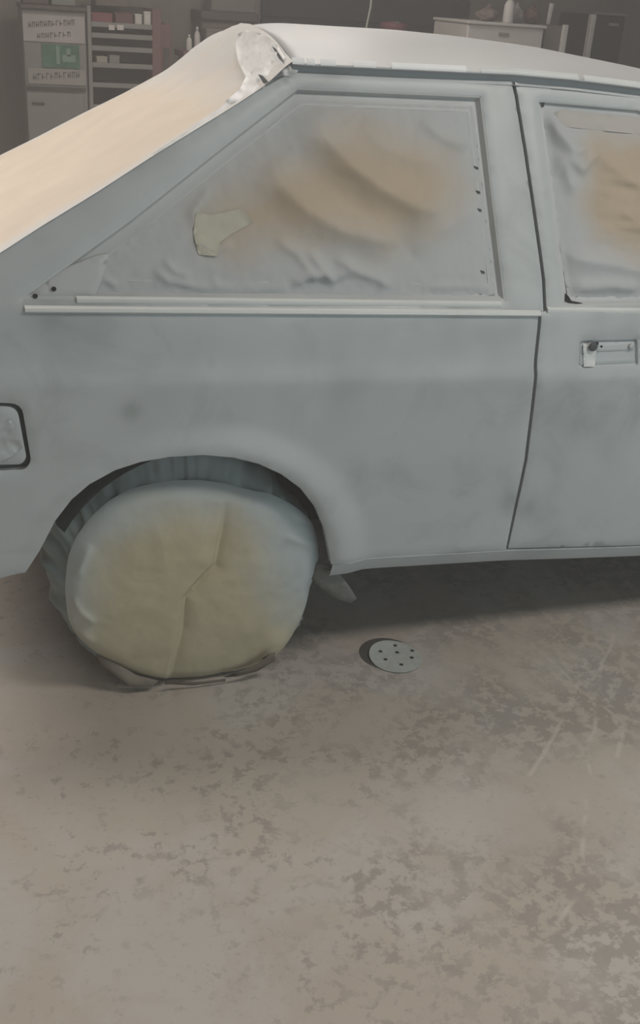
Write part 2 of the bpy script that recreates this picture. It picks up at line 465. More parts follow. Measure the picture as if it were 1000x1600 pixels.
WINR = onxz([(465, 137), (754, 150), (775, 330), (792, 473), (30, 468), (200, 345), (345, 230)]); WIN = rounded(WINR, .010, 3)
FUEL = rounded(onxz([(-60, 628), (34, 632), (49, 722), (40, 735), (-60, 738)]), .022, 4)
HOLES_R = [rounded([(c[0]+.0042*math.cos(a), c[1]+.0042*math.sin(a)) for a in np.linspace(0, 2*math.pi, 9)[:-1]], .001, 1) for c in []]
rub = px_blobs([(205, 640, 14, .6), (75, 498, 40, .35), (130, 500, 50, .3), (300, 520, 90, .12), (560, 560, 90, .2), (690, 505, 45, .3), (760, 500, 50, .35), (815, 510, 35, .35),
                (800, 610, 60, .3), (700, 600, 60, .2), (800, 780, 22, .5), (815, 800, 18, .3), (480, 540, 70, .18), (250, 600, 90, .12), (740, 740, 60, .14), (500, 640, 60, .12),
                (180, 270, 60, .15), (250, 250, 50, .18), (120, 330, 60, .1), (800, 210, 30, .2), (775, 150, 20, .2), (600, 530, 60, .12), (50, 440, 40, .15)])
qp = side_panel('quarter_panel', qp_outer, [WIN, FUEL], PRIMER, car, .014, .018, rub=rub)
# --- door
DTOP = onxz([(812, 131), (900, 138), (1000, 150)])
dz_end = 1.88
door_outer = [(x+GW, z) for x, z in gx]
door_outer = door_outer[:-1]+[(gx[-1][0]+.004, sill_z(.785)+.004), (1.18, sill_z(1.18)+.003), (1.55, sill_z(1.55)+.003), (dz_end, sill_z(1.88)+.003), (dz_end+.03, .55), (dz_end, .84), (1.75, .865), (1.45, 1.17), (1.36, 1.235), (1.25, 1.272)]+DTOP[::-1]
DWINR = onxz([(842, 157), (1000, 171)])+[(1.25, 1.225), (1.33, 1.20), (1.66, .878)]+onxz([(1000, 477), (880, 479)]); DWIN = rounded(DWINR, .010, 3)
HNDR = onxz([(908, 533), (998, 531), (999, 572), (906, 577)]); HND = rounded(HNDR, .008, 3)
rubd = px_blobs([(940, 510, 40, .3), (985, 500, 40, .25), (870, 640, 60, .3), (930, 660, 70, .2), (830, 790, 18, .4), (960, 700, 60, .12), (860, 510, 20, .2), (870, 170, 14, .15), (990, 640, 60, .15)])
door = side_panel('door', door_outer, [DWIN, HND], PRIMER, car, .014, .018, rub=rubd)
# dark jamb behind the gap
def strip(name, pts, wid, off, material, parent):
    V = []; Fc = []
    for i, (x, z) in enumerate(pts):
        for dx in (-wid, wid):
            V.append((x+dx, float(Yb(x, z))+off, z))
        if i: k = 2*i; Fc.append((k-2, k-1, k+1, k))
    return link(name, mesh(name, V, Fc), material, parent)
strip('door_jamb', [tuple(p) for p in resample(np.array(gx), .03, False)], .03, .017, GAP, car)
# --- front fender, hood and lower nose ahead of the door (out of frame to the right)
FAX = 2.40
fa = [(FAX+.335*math.cos(a), .26+.335*math.sin(a)) for a in np.linspace(math.radians(172), math.radians(8), 16)]
fend = [(dz_end+.006, .225), (dz_end+.02, .215), (2.06, .22)]+fa+[(2.80, .30), (3.02, .34), (3.05, .62), (2.9, .755), (2.3, .81), (1.8, .853), (dz_end+.006, .845), (dz_end+.036, .55)]
side_panel('front_fender', fend, [], PRIMER, car, .03, .02)
# --- sill
def extrude_x(name, xs, prof, material, parent, shade_v=0., cap=True, smooth=True):
    """prof(x) -> list of (y, z); swept along x"""
    V = []; Fc = []; n = None
    for i, x in enumerate(xs):
        q = prof(x); n = len(q); V += [(x, a, b) for a, b in q]
        if i:
            for k in range(n-1): Fc.append(((i-1)*n+k, i*n+k, i*n+k+1, (i-1)*n+k+1))
    if cap: Fc.append(tuple(range(n))); Fc.append(tuple(range((len(xs)-1)*n, len(xs)*n))[::-1])
    me = mesh(name, V, Fc)
    bm = bmesh.new(); bm.from_mesh(me); bmesh.ops.recalc_face_normals(bm, faces=bm.faces); bm.to_mesh(me); bm.free()
    attr(me, 'rub', np.full(len(me.vertices), shade_v))
    o = link(name, me, material, parent, smooth)
    es = o.modifiers.new('split', 'EDGE_SPLIT'); es.split_angle = math.radians(40)
    return o
def sill_prof(x):
    z = sill_z(x)-.002; y = float(Yb(x, z))+.002; zb = z-.036
    return [(y+.02, z+.004), (y-.001, z), (y+.004, z-.010), (y+.012, zb+.004), (y+.016, zb), (y+.06, zb+.004)]
extrude_x('sill', np.linspace(arch[-2][0]+.006, 2.02, 40), sill_prof, PRIMER, car, cap=False)
# --- belt moulding: two primed ribs under the side window
def rib(zoff, h, out):
    def prof(x):
        z = BELT-.035*x+zoff; y = float(Yb(x, z))
        return [(y+.006, z-h/2), (y-out*.5, z-h/2), (y-out, z-h*.2), (y-out*.75, z+h*.3), (y+.004, z+h*.62)]
    return prof
bx0, bx1 = on(38, 477)[0], on(845, 487)[0]
extrude_x('belt_moulding', np.linspace(bx0, bx1-.004, 60), rib(-.001, .011, .007), LEDGE, car)
bx2, bx3 = on(120, 469)[0], on(783, 474)[0]
extrude_x('belt_moulding', np.linspace(bx2, bx3, 50), rib(.0145, .012, .003), LEDGE, car)
extrude_x('belt_moulding', np.linspace(on(853, 487)[0]+.004, 1.82, 50), rib(.004, .012, .003), LEDGE, car)
# --- rubber window surround
fr = ring('window_frame', WINR, [(-.001, .004), (.004, .006), (.009, .016), (.011, .0185), (.026, .018), (.029, .0155), (.033, .0155), (.035, .022)], TRIM, car, step=.01)
frd = ring('window_frame', DWINR, [(-.001, .004), (.003, .006), (.006, .014), (.020, .016), (.024, .022)], TRIM, car, step=.01)
# --- small triangular filler with two screw holes behind the window
tf = onxz([(44, 466), (58, 453), (100, 422), (150, 402), (172, 398), (160, 440), (148, 466)])
tfp = side_panel('corner_filler', tf, [], TRIM, car, .008, .01, off=.006)
for hp in ((55, 462), (84, 451)):
    c = on(*hp, .004)
    MB().lathe([(.0042, 0), (.0048, -.0022), (.0042, -.003)], tuple(c), 10, 'y').build('screw_hole', HOLE, tfp)

# --- papered side windows ------------------------------------------------
FA = 1.8
def paper_sheet(name, poly_px, material, parent, depth, lines, bare, bare_soft, step=.007, dome=.0, wr=(.0012, 30), extra=None, edge_wr=.002):
    poly = onxz(poly_px)
    P, Fc = tri_patch(poly, [], step)
    Fc = [tuple(reversed(q)) if np.cross(P[q[1]]-P[q[0]], P[q[2]]-P[q[0]]) < 0 else q for q in Fc]
    y0 = Yb(P[:, 0], P[:, 1])+depth
    V = np.c_[P[:, 0], y0, P[:, 1]]; Q = px_of(V)
    bd = polydist(P, poly)[0]; b = np.clip(bd/.05, 0, 1); b = b*b*(3-2*b)
    h = dome*b+FA*folds(Q, lines)*np.clip(bd/.02, 0, 1)
    n1 = np.array([fbm(p[0], 0, p[1], wr[1]) for p in P]); n2 = np.array([fbm(p[0], 5, p[1]*1.6, 55, 4) for p in P])
    eb = np.exp(-bd/.03)
    h += wr[0]*n1+edge_wr*n2*eb
    if extra is not None: h += extra(P, Q)
    V[:, 1] -= h
    me = mesh(name, V, Fc)
    a = np.zeros(len(V))
    for poly_b, k in bare: a = np.maximum(a, k*soft_mask(Q, poly_b, bare_soft, .012, 16))
    attr(me, 'bare', a)
    return link(name, me, material, parent)
wsheet = paper_sheet('window_masking', [(476, 158), (620, 164), (744, 168), (758, 280), (780, 464), (690, 466), (600, 466), (400, 463), (250, 462), (140, 462), (128, 452), (168, 405), (253, 336), (347, 262), (420, 202)],
    WPAPER, car, .017,
    [([(486, 165), (500, 210), (536, 250), (592, 292), (650, 320), (705, 330)], 30, 42, .020),
     ([(415, 250), (435, 285), (475, 325), (530, 355), (590, 372), (625, 385)], 26, 34, .014),
     ([(560, 190), (590, 222), (640, 246), (690, 252)], 22, 24, .008),
     ([(655, 185), (690, 215), (715, 222), (735, 214)], 12, 16, .006),
     ([(640, 395), (680, 360), (752, 318)], 22, 22, .005),
     ([(455, 450), (475, 432), (505, 427), (520, 438)], 5, 7, .006),
     ([(478, 388), (500, 415), (516, 436), (540, 422), (548, 405)], 8, 9, .006),
     ([(520, 400), (560, 425), (590, 435), (612, 452)], 8, 10, .006),
     ([(430, 372), (462, 396), (500, 445)], 8, 10, .004),
     ([(300, 372), (330, 392), (365, 380)], 6, 7, .004),
     ([(238, 420), (262, 438), (320, 452), (350, 448)], 6, 8, .005),
     ([(255, 405), (275, 425), (300, 430)], 5, 6, .004), ([(150, 440), (165, 436), (185, 450)], 5, 6, .004),
     ([(328, 430), (340, 450), (400, 455), (450, 450)], 5, 6, .004),
     ([(330, 285), (300, 330), (306, 360)], 5, 6, .003),
     ([(660, 450), (720, 448), (770, 452)], 5, 6, .003)],
    [([(318, 330), (345, 305), (398, 290), (420, 262), (480, 235), (500, 200), (560, 195), (640, 220), (690, 240), (712, 290), (690, 330), (640, 372), (600, 388), (520, 370), (440, 372), (370, 390), (330, 372)], 1.)], 62, step=.006, dome=.004)
wsheet['label'] = 'window paper with brown bare middle and grey overspray edges'
def dwr(P, Q):
    u = np.clip((Q[:, 0]-915)/40, 0, 1)*np.clip((Q[:, 1]-250)/25, 0, 1)*np.clip((405-Q[:, 1])/25, 0, 1)
    n = np.array([noise.fractal(Vector((q[0]*.012, (q[1]-.16*q[0])*.085, 2.)), 1., 2., 3) for q in Q])
    return u*n*.0045
dpoly = onxz([(850, 166), (1000, 180)])
dsheet_px = [(850, 166), (1000, 180), (1130, 195), (1200, 230), (1330, 480), (1000, 472), (935, 472), (893, 470), (888, 440), (872, 330), (862, 250)]
dsheet = paper_sheet('window_masking', dsheet_px, WPAPER, car, .016,
    [([(850, 180), (872, 210), (890, 232), (920, 226)], 14, 10, .012),
     ([(878, 240), (905, 262), (925, 240), (935, 222)], 10, 12, .008),
     ([(862, 275), (875, 250), (890, 290), (900, 275)], 8, 8, .006),
     ([(873, 395), (905, 402), (960, 410), (1040, 430)], 18, 10, .010),
     ([(890, 455), (905, 447), (950, 443), (1000, 448)], 12, 8, .008),
     ([(930, 240), (960, 265), (1010, 300)], 10, 12, .005),
     ([(965, 325), (990, 345), (1020, 360)], 16, 12, .006)],
    [([(912, 232), (940, 215), (1010, 210), (1300, 230), (1360, 400), (1120, 440), (1000, 405), (960, 390), (925, 372), (912, 330)], 1.)], 34, step=.007, dome=.006, extra=dwr)
dsheet['label'] = 'window paper with orange brown bare middle and fine wrinkles'

# --- roof ------------------------------------------------------------------
def zg(x): return float(np.interp(x, [-.1, .237, .58, .736, .889, 1.054, 1.3, 1.7], [1.329, 1.330, 1.3305, 1.331, 1.326, 1.316, 1.288, 1.235]))
YG = .222; YM = .82
def kx(x): k = min(1, max(0, (.45-x)/.4)); return k*k*(3-2*k)
def roof_z(x, y):
    t = 1-abs(y-YM)/(YM-YG); t = max(0, t)
    return zg(x)+.018+.052*(1-(1-t)**2.4)-kx(x)*(.020+.17*max(0, (y-YM)/(YM-YG)))*min(1, t*6+max(0, (y-YM)*9))
XR0 = .225
def rx0(y): return XR0+.012+.045*(1-((y-YM)/(YM-YG))**2)
xs = np.linspace(0, 1, 36); ys = [YG, YG+.004, YG+.012, YG+.03]+list(np.linspace(YG+.06, 1.64-YG-.06, 26))+[1.64-YG-.03, 1.64-YG-.012, 1.64-YG-.004, 1.64-YG]
V = []; Fc = []
for i, x in enumerate(xs):
    for y in ys:
        X = rx0(y)*(1-x)+(1.32+.05*(1-((y-YM)/(YM-YG))**2))*x; V.append((X, y, roof_z(X, y)))
ny = len(ys)
for i in range(len(xs)-1):
    for k in range(ny-1): Fc.append((i*ny+k, (i+1)*ny+k, (i+1)*ny+k+1, i*ny+k+1))
me = mesh('roof', V, Fc); attr(me, 'rub', np.zeros(len(V)))
roof = link('roof', me, PRIMER_LIGHT, car)
so = roof.modifiers.new('thick', 'SOLIDIFY'); so.thickness = .005; so.offset = -1
# gutter: recessed channel wall, shade of the roof lip put into its colour, with a thin primed lip
extrude_x('roof_gutter', np.linspace(XR0+.01, 1.33, 50), lambda x: [(YG+.030, zg(x)+.017), (YG+.017, zg(x)+.016), (YG+.015, zg(x)-.004), (YG+.004, zg(x)-.006)], TRIM, car, shade_v=.75, cap=False)
for a, b in ((456, 475), (478, 491), (500, 524), (552, 587), (612, 728), (752, 905), (915, 1060)):
    xa, xb = aty(a, 108, YG)[0], aty(b, 116, YG)[0]
    extrude_x('tape_strip', np.linspace(xa, xb, 10), lambda x: [(YG-.001, zg(x)+.016), (YG-.0015, zg(x)+.019), (YG+.000, zg(x)+.0225), (YG+.006, zg(x)+.028)], TAPE if b < 730 else LEDGE, car, cap=False)

def far_side(p):
    k = kx(p[0])*min(1, max(0, (p[2]-.55)/.3))
    return np.array([p[0], p[1]-.09*k, p[2]-.075*min(1, k*1.7)])
# --- papered rear window / hatch ---------------------------------------------
NE = [(454, 114), (400, 143), (345, 178), (250, 236), (150, 301), (60, 356), (0, 395)]
N3 = np.array([on(*p) for p in NE]); N3[:, 1] -= .002
d_ = N3[-1]-N3[-3]; d_ /= np.linalg.norm(d_)
N3 = np.vstack([N3, N3[-1]+d_*.18+[0, .01, -.005], N3[-1]+d_*.36+[0, .03, -.02]])
tt = np.r_[0, np.cumsum(np.linalg.norm(np.diff(N3, axis=0), axis=1))]; T = np.linspace(0, tt[-1], 110)
NL = np.c_[[np.interp(T, tt, N3[:, k]) for k in range(3)]].T
for _ in range(3): NL[1:-1] = (NL[:-2]+2*NL[1:-1]+NL[2:])/4
R0 = []; D0 = []; ns = 90; V = []; Fc = []; S = np.linspace(0, 1, ns)
for i, p in enumerate(NL):
    q = far_side(np.array([p[0], 1.64-p[1], p[2]]))
    for s_ in S:
        c = p+(q-p)*s_
        e = 1-abs(2*s_-1)**2.6
        topk = math.exp(-T[i]/.05)
        c = c+np.array([-.55, 0, .83])*(.008*e)
        if i == 0: R0.append(np.array([rx0(YG+(1.64-2*YG)*s_), YG+(1.64-2*YG)*s_, 0])); R0[-1][2] = roof_z(R0[-1][0], R0[-1][1])+.003; D0.append(R0[-1]-c)
        c = c+D0[int(round(s_*(ns-1)))]*math.exp(-(T[i]/.05)**2)
        c = c+np.array([-.5, 0, .8])*(.006*fbm(c[0], c[1], c[2], 3.2)+.0012*fbm(c[0], c[1]*.6, c[2], 18))*min(1, s_*12, (1-s_)*12)
        V.append(c)
for i in range(len(NL)-1):
    for k in range(ns-1): Fc.append((i*ns+k, i*ns+k+1, (i+1)*ns+k+1, (i+1)*ns+k))
me = mesh('rear_window_masking', V, Fc)
V = np.array(V); Q = px_of(V)
a = np.zeros(len(V))
for i in range(len(V)):
    r_, k = divmod(i, ns); s_ = S[k]; t_ = T[r_]
    n = .05*fbm(*V[i], 5)
    a[i] = np.clip((t_-.03+n)/.16, 0, 1)*np.clip((min(s_, 1-s_)*1.3-.012+.4*n)/.07, 0, 1)
attr(me, 'bare', a)
rear = link('rear_window_masking', me, REAR, car); rear['label'] = 'large peach paper sheet taped over the rear window'
# --- tail panel under the rear window sheet
e0 = NL[-1]
def tail_prof(z):
    t = (e0[2]-z)/(e0[2]-.34); return e0[0]-.03*math.sin(math.pi*min(t, 1)*.6)+.04*t*t
V = []; Fc = []; zs = np.linspace(e0[2], .53, 14); yy = np.linspace(.10, 1.54, 20)
for z in zs:
    for y in yy: V.append((tail_prof(z)-.03*(1-((y-.82)/.72)**2), y, z))
for i in range(13):
    for k in range(19): Fc.append((i*20+k, (i+1)*20+k, (i+1)*20+k+1, i*20+k+1))
me = mesh('tailgate', V, Fc); attr(me, 'rub', np.zeros(len(V))); link('tailgate', me, PRIMER, car)

# --- pieces stuck on the body: traced on the real surface beneath them --------
def bvh_of(objs):
    vs = []; fs = []
    for o in objs:
        n = len(vs); mw = o.matrix_local if o.parent else o.matrix_world
        off = Vector((0, 0, 0)); q = o
        while q is not None: off += q.location; q = q.parent
        vs += [v.co+off for v in o.data.vertices]; fs += [tuple(i+n for i in p.vertices) for p in o.data.polygons]
    return BVHTree.FromPolygons(vs, fs)
def stick_on(name, poly_px, tree, material, parent, off=.003, amp=.003, nsc=40, step=6, bare=None, smooth_n=3):
    P, Fc = tri_patch(np.array(poly_px, float), [], step)
    ds = [Vector(ray(*p)).normalized() for p in P]; t = np.zeros(len(P)); got = np.zeros(len(P), bool)
    for i, d in enumerate(ds):
        h = tree.ray_cast(Vector(C), d)
        if h[0] is not None: t[i] = h[3]; got[i] = True
    if not got.all(): t[~got] = np.interp(P[~got][:, 0], np.sort(P[got][:, 0]), t[got][np.argsort(P[got][:, 0])])
    nb = [set() for _ in P]
    for q in Fc:
        for a in q: nb[a].update(q)
    for _ in range(smooth_n): t = np.array([np.mean(t[list(n_)]) if n_ else t[i] for i, n_ in enumerate(nb)])
    V = [Vector(C)+d*(tt-off) for d, tt in zip(ds, t)]
    V = [tuple(v-d*amp*(fbm(*v, nsc, 3)+.3)) for v, d in zip(V, ds)]
    me = mesh(name, V, [tuple(q) for q in Fc])
    bm = bmesh.new(); bm.from_mesh(me); bmesh.ops.recalc_face_normals(bm, faces=bm.faces); bm.to_mesh(me); bm.free()
    attr(me, 'bare', np.zeros(len(V)) if bare is None else bare(P)); attr(me, 'rub', np.zeros(len(V)))
    return link(name, me, material, parent)
tree = bvh_of([roof, rear, qp])
stick_on('masking_tape', [(386, 47), (408, 52), (424, 62), (436, 74), (447, 92), (456, 108), (466, 110), (462, 117), (440, 119), (424, 132), (404, 141), (380, 156), (362, 166), (352, 158), (374, 140), (384, 120), (372, 96), (368, 70), (372, 52)], tree, TAPE, car, .012, .022, 30, 4, smooth_n=12)
stick_on('masking_tape', [(362, 164), (350, 180), (330, 190), (310, 206), (296, 213), (278, 222), (262, 234), (244, 243), (238, 240), (262, 224), (290, 206), (320, 184), (345, 168), (352, 160)], tree, TAPE, car, .004, .003, 60, 4, smooth_n=6)
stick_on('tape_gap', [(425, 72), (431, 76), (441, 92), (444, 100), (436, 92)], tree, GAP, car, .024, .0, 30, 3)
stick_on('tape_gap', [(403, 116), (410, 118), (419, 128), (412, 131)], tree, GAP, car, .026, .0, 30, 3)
treew = bvh_of([wsheet])
stick_on('masking_tape', [(306, 332), (330, 336), (376, 326), (396, 347), (362, 366), (344, 378), (340, 400), (310, 398), (302, 365)], treew, YTAPE, car, .002, .0015, 40, 5)['label'] = 'cream tape patch'
for p in ((744, 262), (747, 300), (749, 328), (754, 425)):
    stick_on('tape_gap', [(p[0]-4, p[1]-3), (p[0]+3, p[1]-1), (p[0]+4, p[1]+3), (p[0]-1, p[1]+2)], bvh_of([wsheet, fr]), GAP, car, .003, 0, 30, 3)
treed = bvh_of([dsheet, frd, door])
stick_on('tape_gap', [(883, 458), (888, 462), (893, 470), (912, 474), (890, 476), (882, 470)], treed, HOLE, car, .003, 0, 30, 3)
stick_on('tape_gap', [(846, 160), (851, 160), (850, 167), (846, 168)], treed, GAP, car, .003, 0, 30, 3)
# folded-over top hem of the door paper
stick_on('paper_hem', [(866, 176), (880, 172), (1000, 184), (1060, 190), (1060, 218), (1000, 210), (940, 204), (882, 198)], bvh_of([dsheet]), WPAPER, car, .004, .002, 20, 5, bare=lambda P: np.full(len(P), .35))

# --- fuel flap recess --------------------------------------------------------
ff = rounded(onxz([(-60, 634), (27, 638), (42, 718), (34, 728), (-60, 730)]), .02, 4)
ffp = side_panel('fuel_flap', ff, [], PRIMER, car, .01, .012, off=.004)
ring('flap_gap', FUEL, [(0, .004), (.0, .02), (.03, .021)], GAP, ffp)
fs = bvh_of([ffp])
stick_on('masking_tape', [(0, 655), (14, 652), (24, 668), (36, 700), (20, 712), (0, 722), (-20, 715), (-20, 650)], fs, PRIMER, ffp, .002, .008, 35, 4)

# --- door handle -------------------------------------------------------------
hr = ring('handle_recess', HNDR, [(0, .004), (.002, .010), (.006, .013)], PRIMER, door)
hp_ = side_panel('door_handle', rounded(onxz([(911, 535), (996, 533), (997, 570), (909, 574)]), .006, 3), [], PRIMER, door, .006, .004, off=.007)
hm = side_panel('handle_flap', rounded(onxz([(931, 536), (994, 535), (994, 551), (932, 553)]), .003, 3), [], PRIMER, hp_, .005, .004, off=.005)
side_panel('handle_plate', rounded(onxz([(932, 556), (994, 554), (994, 567), (932, 569)]), .003, 3), [], PRIMER, hp_, .005, .004, off=.008)
stick_on('handle_masking', [(911, 538), (926, 534), (932, 548), (929, 573), (912, 573)], bvh_of([hp_]), LEDGE, hp_, .003, .004, 60, 3)['label'] = 'white crumpled tape on handle end'
c = on(926, 541, -.001); MB().lathe([(.010, 0), (.011, -.004), (.009, -.006)], tuple(c), 14, 'y').build('key_lock', GAP, hp_, True)
c = on(932, 536, -.003); MB().lathe([(.0035, 0), (.004, -.004), (.003, -.005)], tuple(c), 10, 'y').build('screw_hole', HOLE, hp_, True)
c = on(939, 541, -.002); MB().lathe([(.0022, 0), (.003, -.003), (.002, -.004)], tuple(c), 10, 'y').build('screw_hole', HOLE, hp_, True)
c = on(986, 541, .003); MB().lathe([(.0065, 0), (.007, -.003), (.005, -.004)], tuple(c), 12, 'y').build('handle_button', PRIMER, hp_, True)

# --- wheel arch liner, wheels, underbody ---------------------------------------
def liner(cx_, y0, y1, parent, n=28, a0=150.):
    V = []; Fc = []
    for j, (y, r) in enumerate(((y0, .335), (y0+.02, .350), ((y0+y1)/2, .36), (y1, .35), (y1, .0))):
        for i in range(n+1):
            a = math.radians(a0-(a0-4)*i/n); V.append((cx_+r*math.cos(a), y, AZ+.0+r*math.sin(a)))
    for j in range(4):
        for i in range(n): Fc.append((j*(n+1)+i, j*(n+1)+i+1, (j+1)*(n+1)+i+1, (j+1)*(n+1)+i))
    return link('arch_liner', mesh('arch_liner', V, Fc), BLACK, parent)
liner(AX, .03, .42, car); liner(FAX, .012, .42, car, a0=205)
TP = [(.17, .0), (.20, -.006), (.262, -.006), (.282, .008), (.287, .03), (.287, .13), (.282, .155), (.262, .168), (.17, .165)]
def wheel(cx_, y0, sgn, parent):
    prof = [(r, sgn*h) for r, h in TP]
    wh = MB().lathe(prof, (cx_, y0, .287), 36, 'y').build('wheel', RUBBER, parent, True)
    MB().lathe([(.165, sgn*.012), (.172, sgn*.0), (.16, sgn*.004), (.14, sgn*.03), (.05, sgn*.02), (.03, sgn*.01)], (cx_, y0, .287), 28, 'y').build('rim', RIM, wh, True)
    return wh
wheel(0.0, .135, 1, car); wheel(FAX, .075, 1, car); wheel(0.0, 1.565, -1, car); wheel(FAX, 1.565, -1, car)
ub = MB(); ub.box((.30, .30, .27), (2.9, 1.34, .62)); ub.box((-.62, .40, .47), (.30, 1.2, .62)); ub.box((.42, .14, .25), (1.98, .26, .5)); ub.box((.42, 1.38, .25), (1.98, 1.5, .5))
ub.tube([(-.1, .5, .25), (.3, .55, .22), (2.2, .8, .2)], .022)
ub.build('underbody', BLACK, car)
# far side, hood, nose and windscreen: simple but closed, out of sight from here
def mirror(objs, name):
    for o in objs:
        me = o.data.copy(); co = np.zeros(len(me.vertices)*3); me.vertices.foreach_get('co', co); co = co.reshape(-1, 3); co[:, 1] = 1.64-co[:, 1]
        w_ = np.array(o.parent.location); co = np.array([far_side(p_) for p_ in co])
        me.vertices.foreach_set('co', co.ravel()); me.flip_normals()
        q = bpy.data.objects.new(name, me); COL.objects.link(q); q.parent = car; q.location = o.location
mirror([qp], 'quarter_panel'); mirror([door], 'door'); mirror([wsheet, dsheet], 'window_masking')
mirror([o for o in bpy.data.objects if o.name.startswith('front_fender')], 'front_fender')
V = []; Fc = []
for i, (x, z, wdt) in enumerate(((1.27, 1.30, .605), (1.42, 1.195, .645), (1.60, 1.045, .71), (1.83, .875, .79))):
    for k in range(13):
        u = k/6-1; V.append((x+.07*(1-u*u), .82+u*wdt, z+.03*(1-u*u)))
    if i:
        for k in range(12): Fc.append(((i-1)*13+k, i*13+k, i*13+k+1, (i-1)*13+k+1))
me = mesh('windscreen_masking', V, Fc); attr(me, 'bare', np.full(len(V), .8)); link('windscreen_masking', me, WPAPER, car)
V = []; Fc = []
for i, (x, z) in enumerate(((1.80, .885), (2.1, .87), (2.5, .835), (2.85, .79), (3.02, .74), (3.08, .62), (3.07, .40))):
    for k in range(15):
        u = k/7-1; V.append((x+.05*(1-u*u), .82+u*.80, z+.03*(1-u*u)*(x < 3.03)-.03*(abs(u) > .99)))
    if i:
        for k in range(14): Fc.append(((i-1)*15+k, i*15+k, i*15+k+1, (i-1)*15+k+1))
me = mesh('hood', V, Fc); attr(me, 'rub', np.zeros(len(V))); link('hood', me, PRIMER, car)

# --- the papered rear wheel ---------------------------------------------------
YF = .045
wc = aty(295, 915, YF)[[0, 2]]
face_px = [(500, 845), (503, 875), (498, 900), (488, 925), (478, 965), (466, 990), (448, 1018), (430, 1036), (400, 1048), (350, 1058), (300, 1066), (250, 1066), (215, 1058), (185, 1044), (150, 1026), (122, 1000), (108, 975), (104, 945), (104, 905), (110, 868), (122, 842), (145, 812), (172, 788), (205, 770), (245, 760), (295, 755), (340, 758), (375, 766), (400, 772), (425, 776), (450, 788), (470, 800), (492, 822)]
fp = np.array([aty(*p, YF)[[0, 2]] for p in face_px])
rel = fp-wc; ang = np.arctan2(rel[:, 1], rel[:, 0]); rad = np.hypot(rel[:, 0], rel[:, 1]); o_ = np.argsort(ang); ang, rad = ang[o_], rad[o_]
na = 360; TH = np.linspace(-math.pi, math.pi, na, endpoint=False)
RR = np.interp(TH, np.r_[ang[-1]-2*math.pi, ang, ang[0]+2*math.pi], np.r_[rad[-1], rad, rad[0]])
RR = (np.roll(RR, 1)+2*RR+np.roll(RR, -1))/4
V = []; nr = 60; nb = 26; WT = np.array([0.0, .297])
for j in range(nr):                       # face
    t = (j+.5)/nr if j else .0001
    for i, th in enumerate(TH):
        r = RR[i]*(1-(1-t)**1.15) if t < 1 else RR[i]
        x, z = wc[0]+r*math.cos(th), wc[1]+r*math.sin(th)
        k = r/RR[i]
        edge = max(0, (k-.86)/.14)
        y = YF-.022*(1-k**3)+.020*edge**2.2
        V.append((x, y, z))
for j in range(nb):                       # gathered cylinder behind the face, narrowing onto the tread
    t = (j+1)/nb
    for i, th in enumerate(TH):
        g = fbm(math.cos(th)*1.0, math.sin(th)*1.0, t*.35, 6.5, 3)*.5+.9*noise.noise(Vector((math.cos(th)*15, math.sin(th)*15, t*1.0)))
        env = min(1, t*9)
        bx, bz = wc[0]+RR[i]*math.cos(th), wc[1]+RR[i]*math.sin(th)
        u = min(1, t*2.2); u = u*u*(3-2*u)
        up = max(-.45, min(1, .35+1.1*math.sin(th-1.15))); bul = .034*up*max(.1, min(1, math.sin(th)*1.3+.25))*math.sin(math.pi*min(1, t*1.15))
        tx, tz = WT[0]+(.297+bul)*math.cos(th), WT[1]+(.297+bul)*math.sin(th)
        x, z = bx+(tx-bx)*u, bz+(tz-bz)*u
        rr = 1+env*(.06*g-.07*abs(noise.noise(Vector((math.cos(th)*9, math.sin(th)*9, 4+t*.8))))**.6+.02)
        x, z = WT[0]+(x-WT[0])*rr, WT[1]+(z-WT[1])*rr
        V.append((x, YF+.020+.20*t**1.5, max(z, .003+.004*abs(g))))
V = np.array(V); nrow = nr+nb; Fc = []
for j in range(nrow-1):
    for i in range(na): Fc.append((j*na+i, j*na+(i+1) % na, (j+1)*na+(i+1) % na, (j+1)*na+i))
Fc.append(tuple(range(na))[::-1])
Q = px_of(V); nf = nr*na
h = folds(Q[:nf], [
    ([(346, 785), (343, 830), (334, 885), (314, 905), (287, 935), (283, 985), (262, 1058)], 26, 12, -.014),
    ([(318, 800), (312, 860), (285, 915), (272, 960), (262, 1040)], 20, 30, .006),
    ([(445, 838), (470, 845), (500, 848)], 10, 6, .006), ([(452, 812), (480, 818), (492, 830)], 6, 6, -.004),
    ([(410, 1062), (425, 1020), (445, 985)], 14, 14, .003),
    ([(140, 850), (128, 880), (118, 905)], 8, 8, .008), ([(112, 930), (125, 955), (150, 975)], 7, 5, .008), ([(104, 950), (115, 985), (150, 1005)], 7, 6, .008),
    ([(235, 800), (255, 850), (262, 905)], 20, 20, .003), ([(380, 800), (395, 900), (380, 1000)], 30, 30, .003)])
_d, _t, _sd = polydist(Q[:nf], [(350, 775), (345, 830), (334, 885), (314, 905), (287, 935), (283, 985), (262, 1066)], False)
h += np.where(_sd > 0, -1, 1)*-.011*np.clip(_d/5, 0, 1)*np.exp(-_d/28)*np.clip(_t*5, 0, 1)
n1 = np.array([fbm(v[0], 0, v[2], 9)*.0035+fbm(v[0], 3, v[2], 26)*.0009 for v in V[:nf]])
kk = np.repeat((np.arange(nr)+.5)/nr, na)
V[:nf, 1] -= (h+n1)*np.clip((1-kk)*12, .25, 1)
V[:, 2] = np.maximum(V[:, 2], .002)
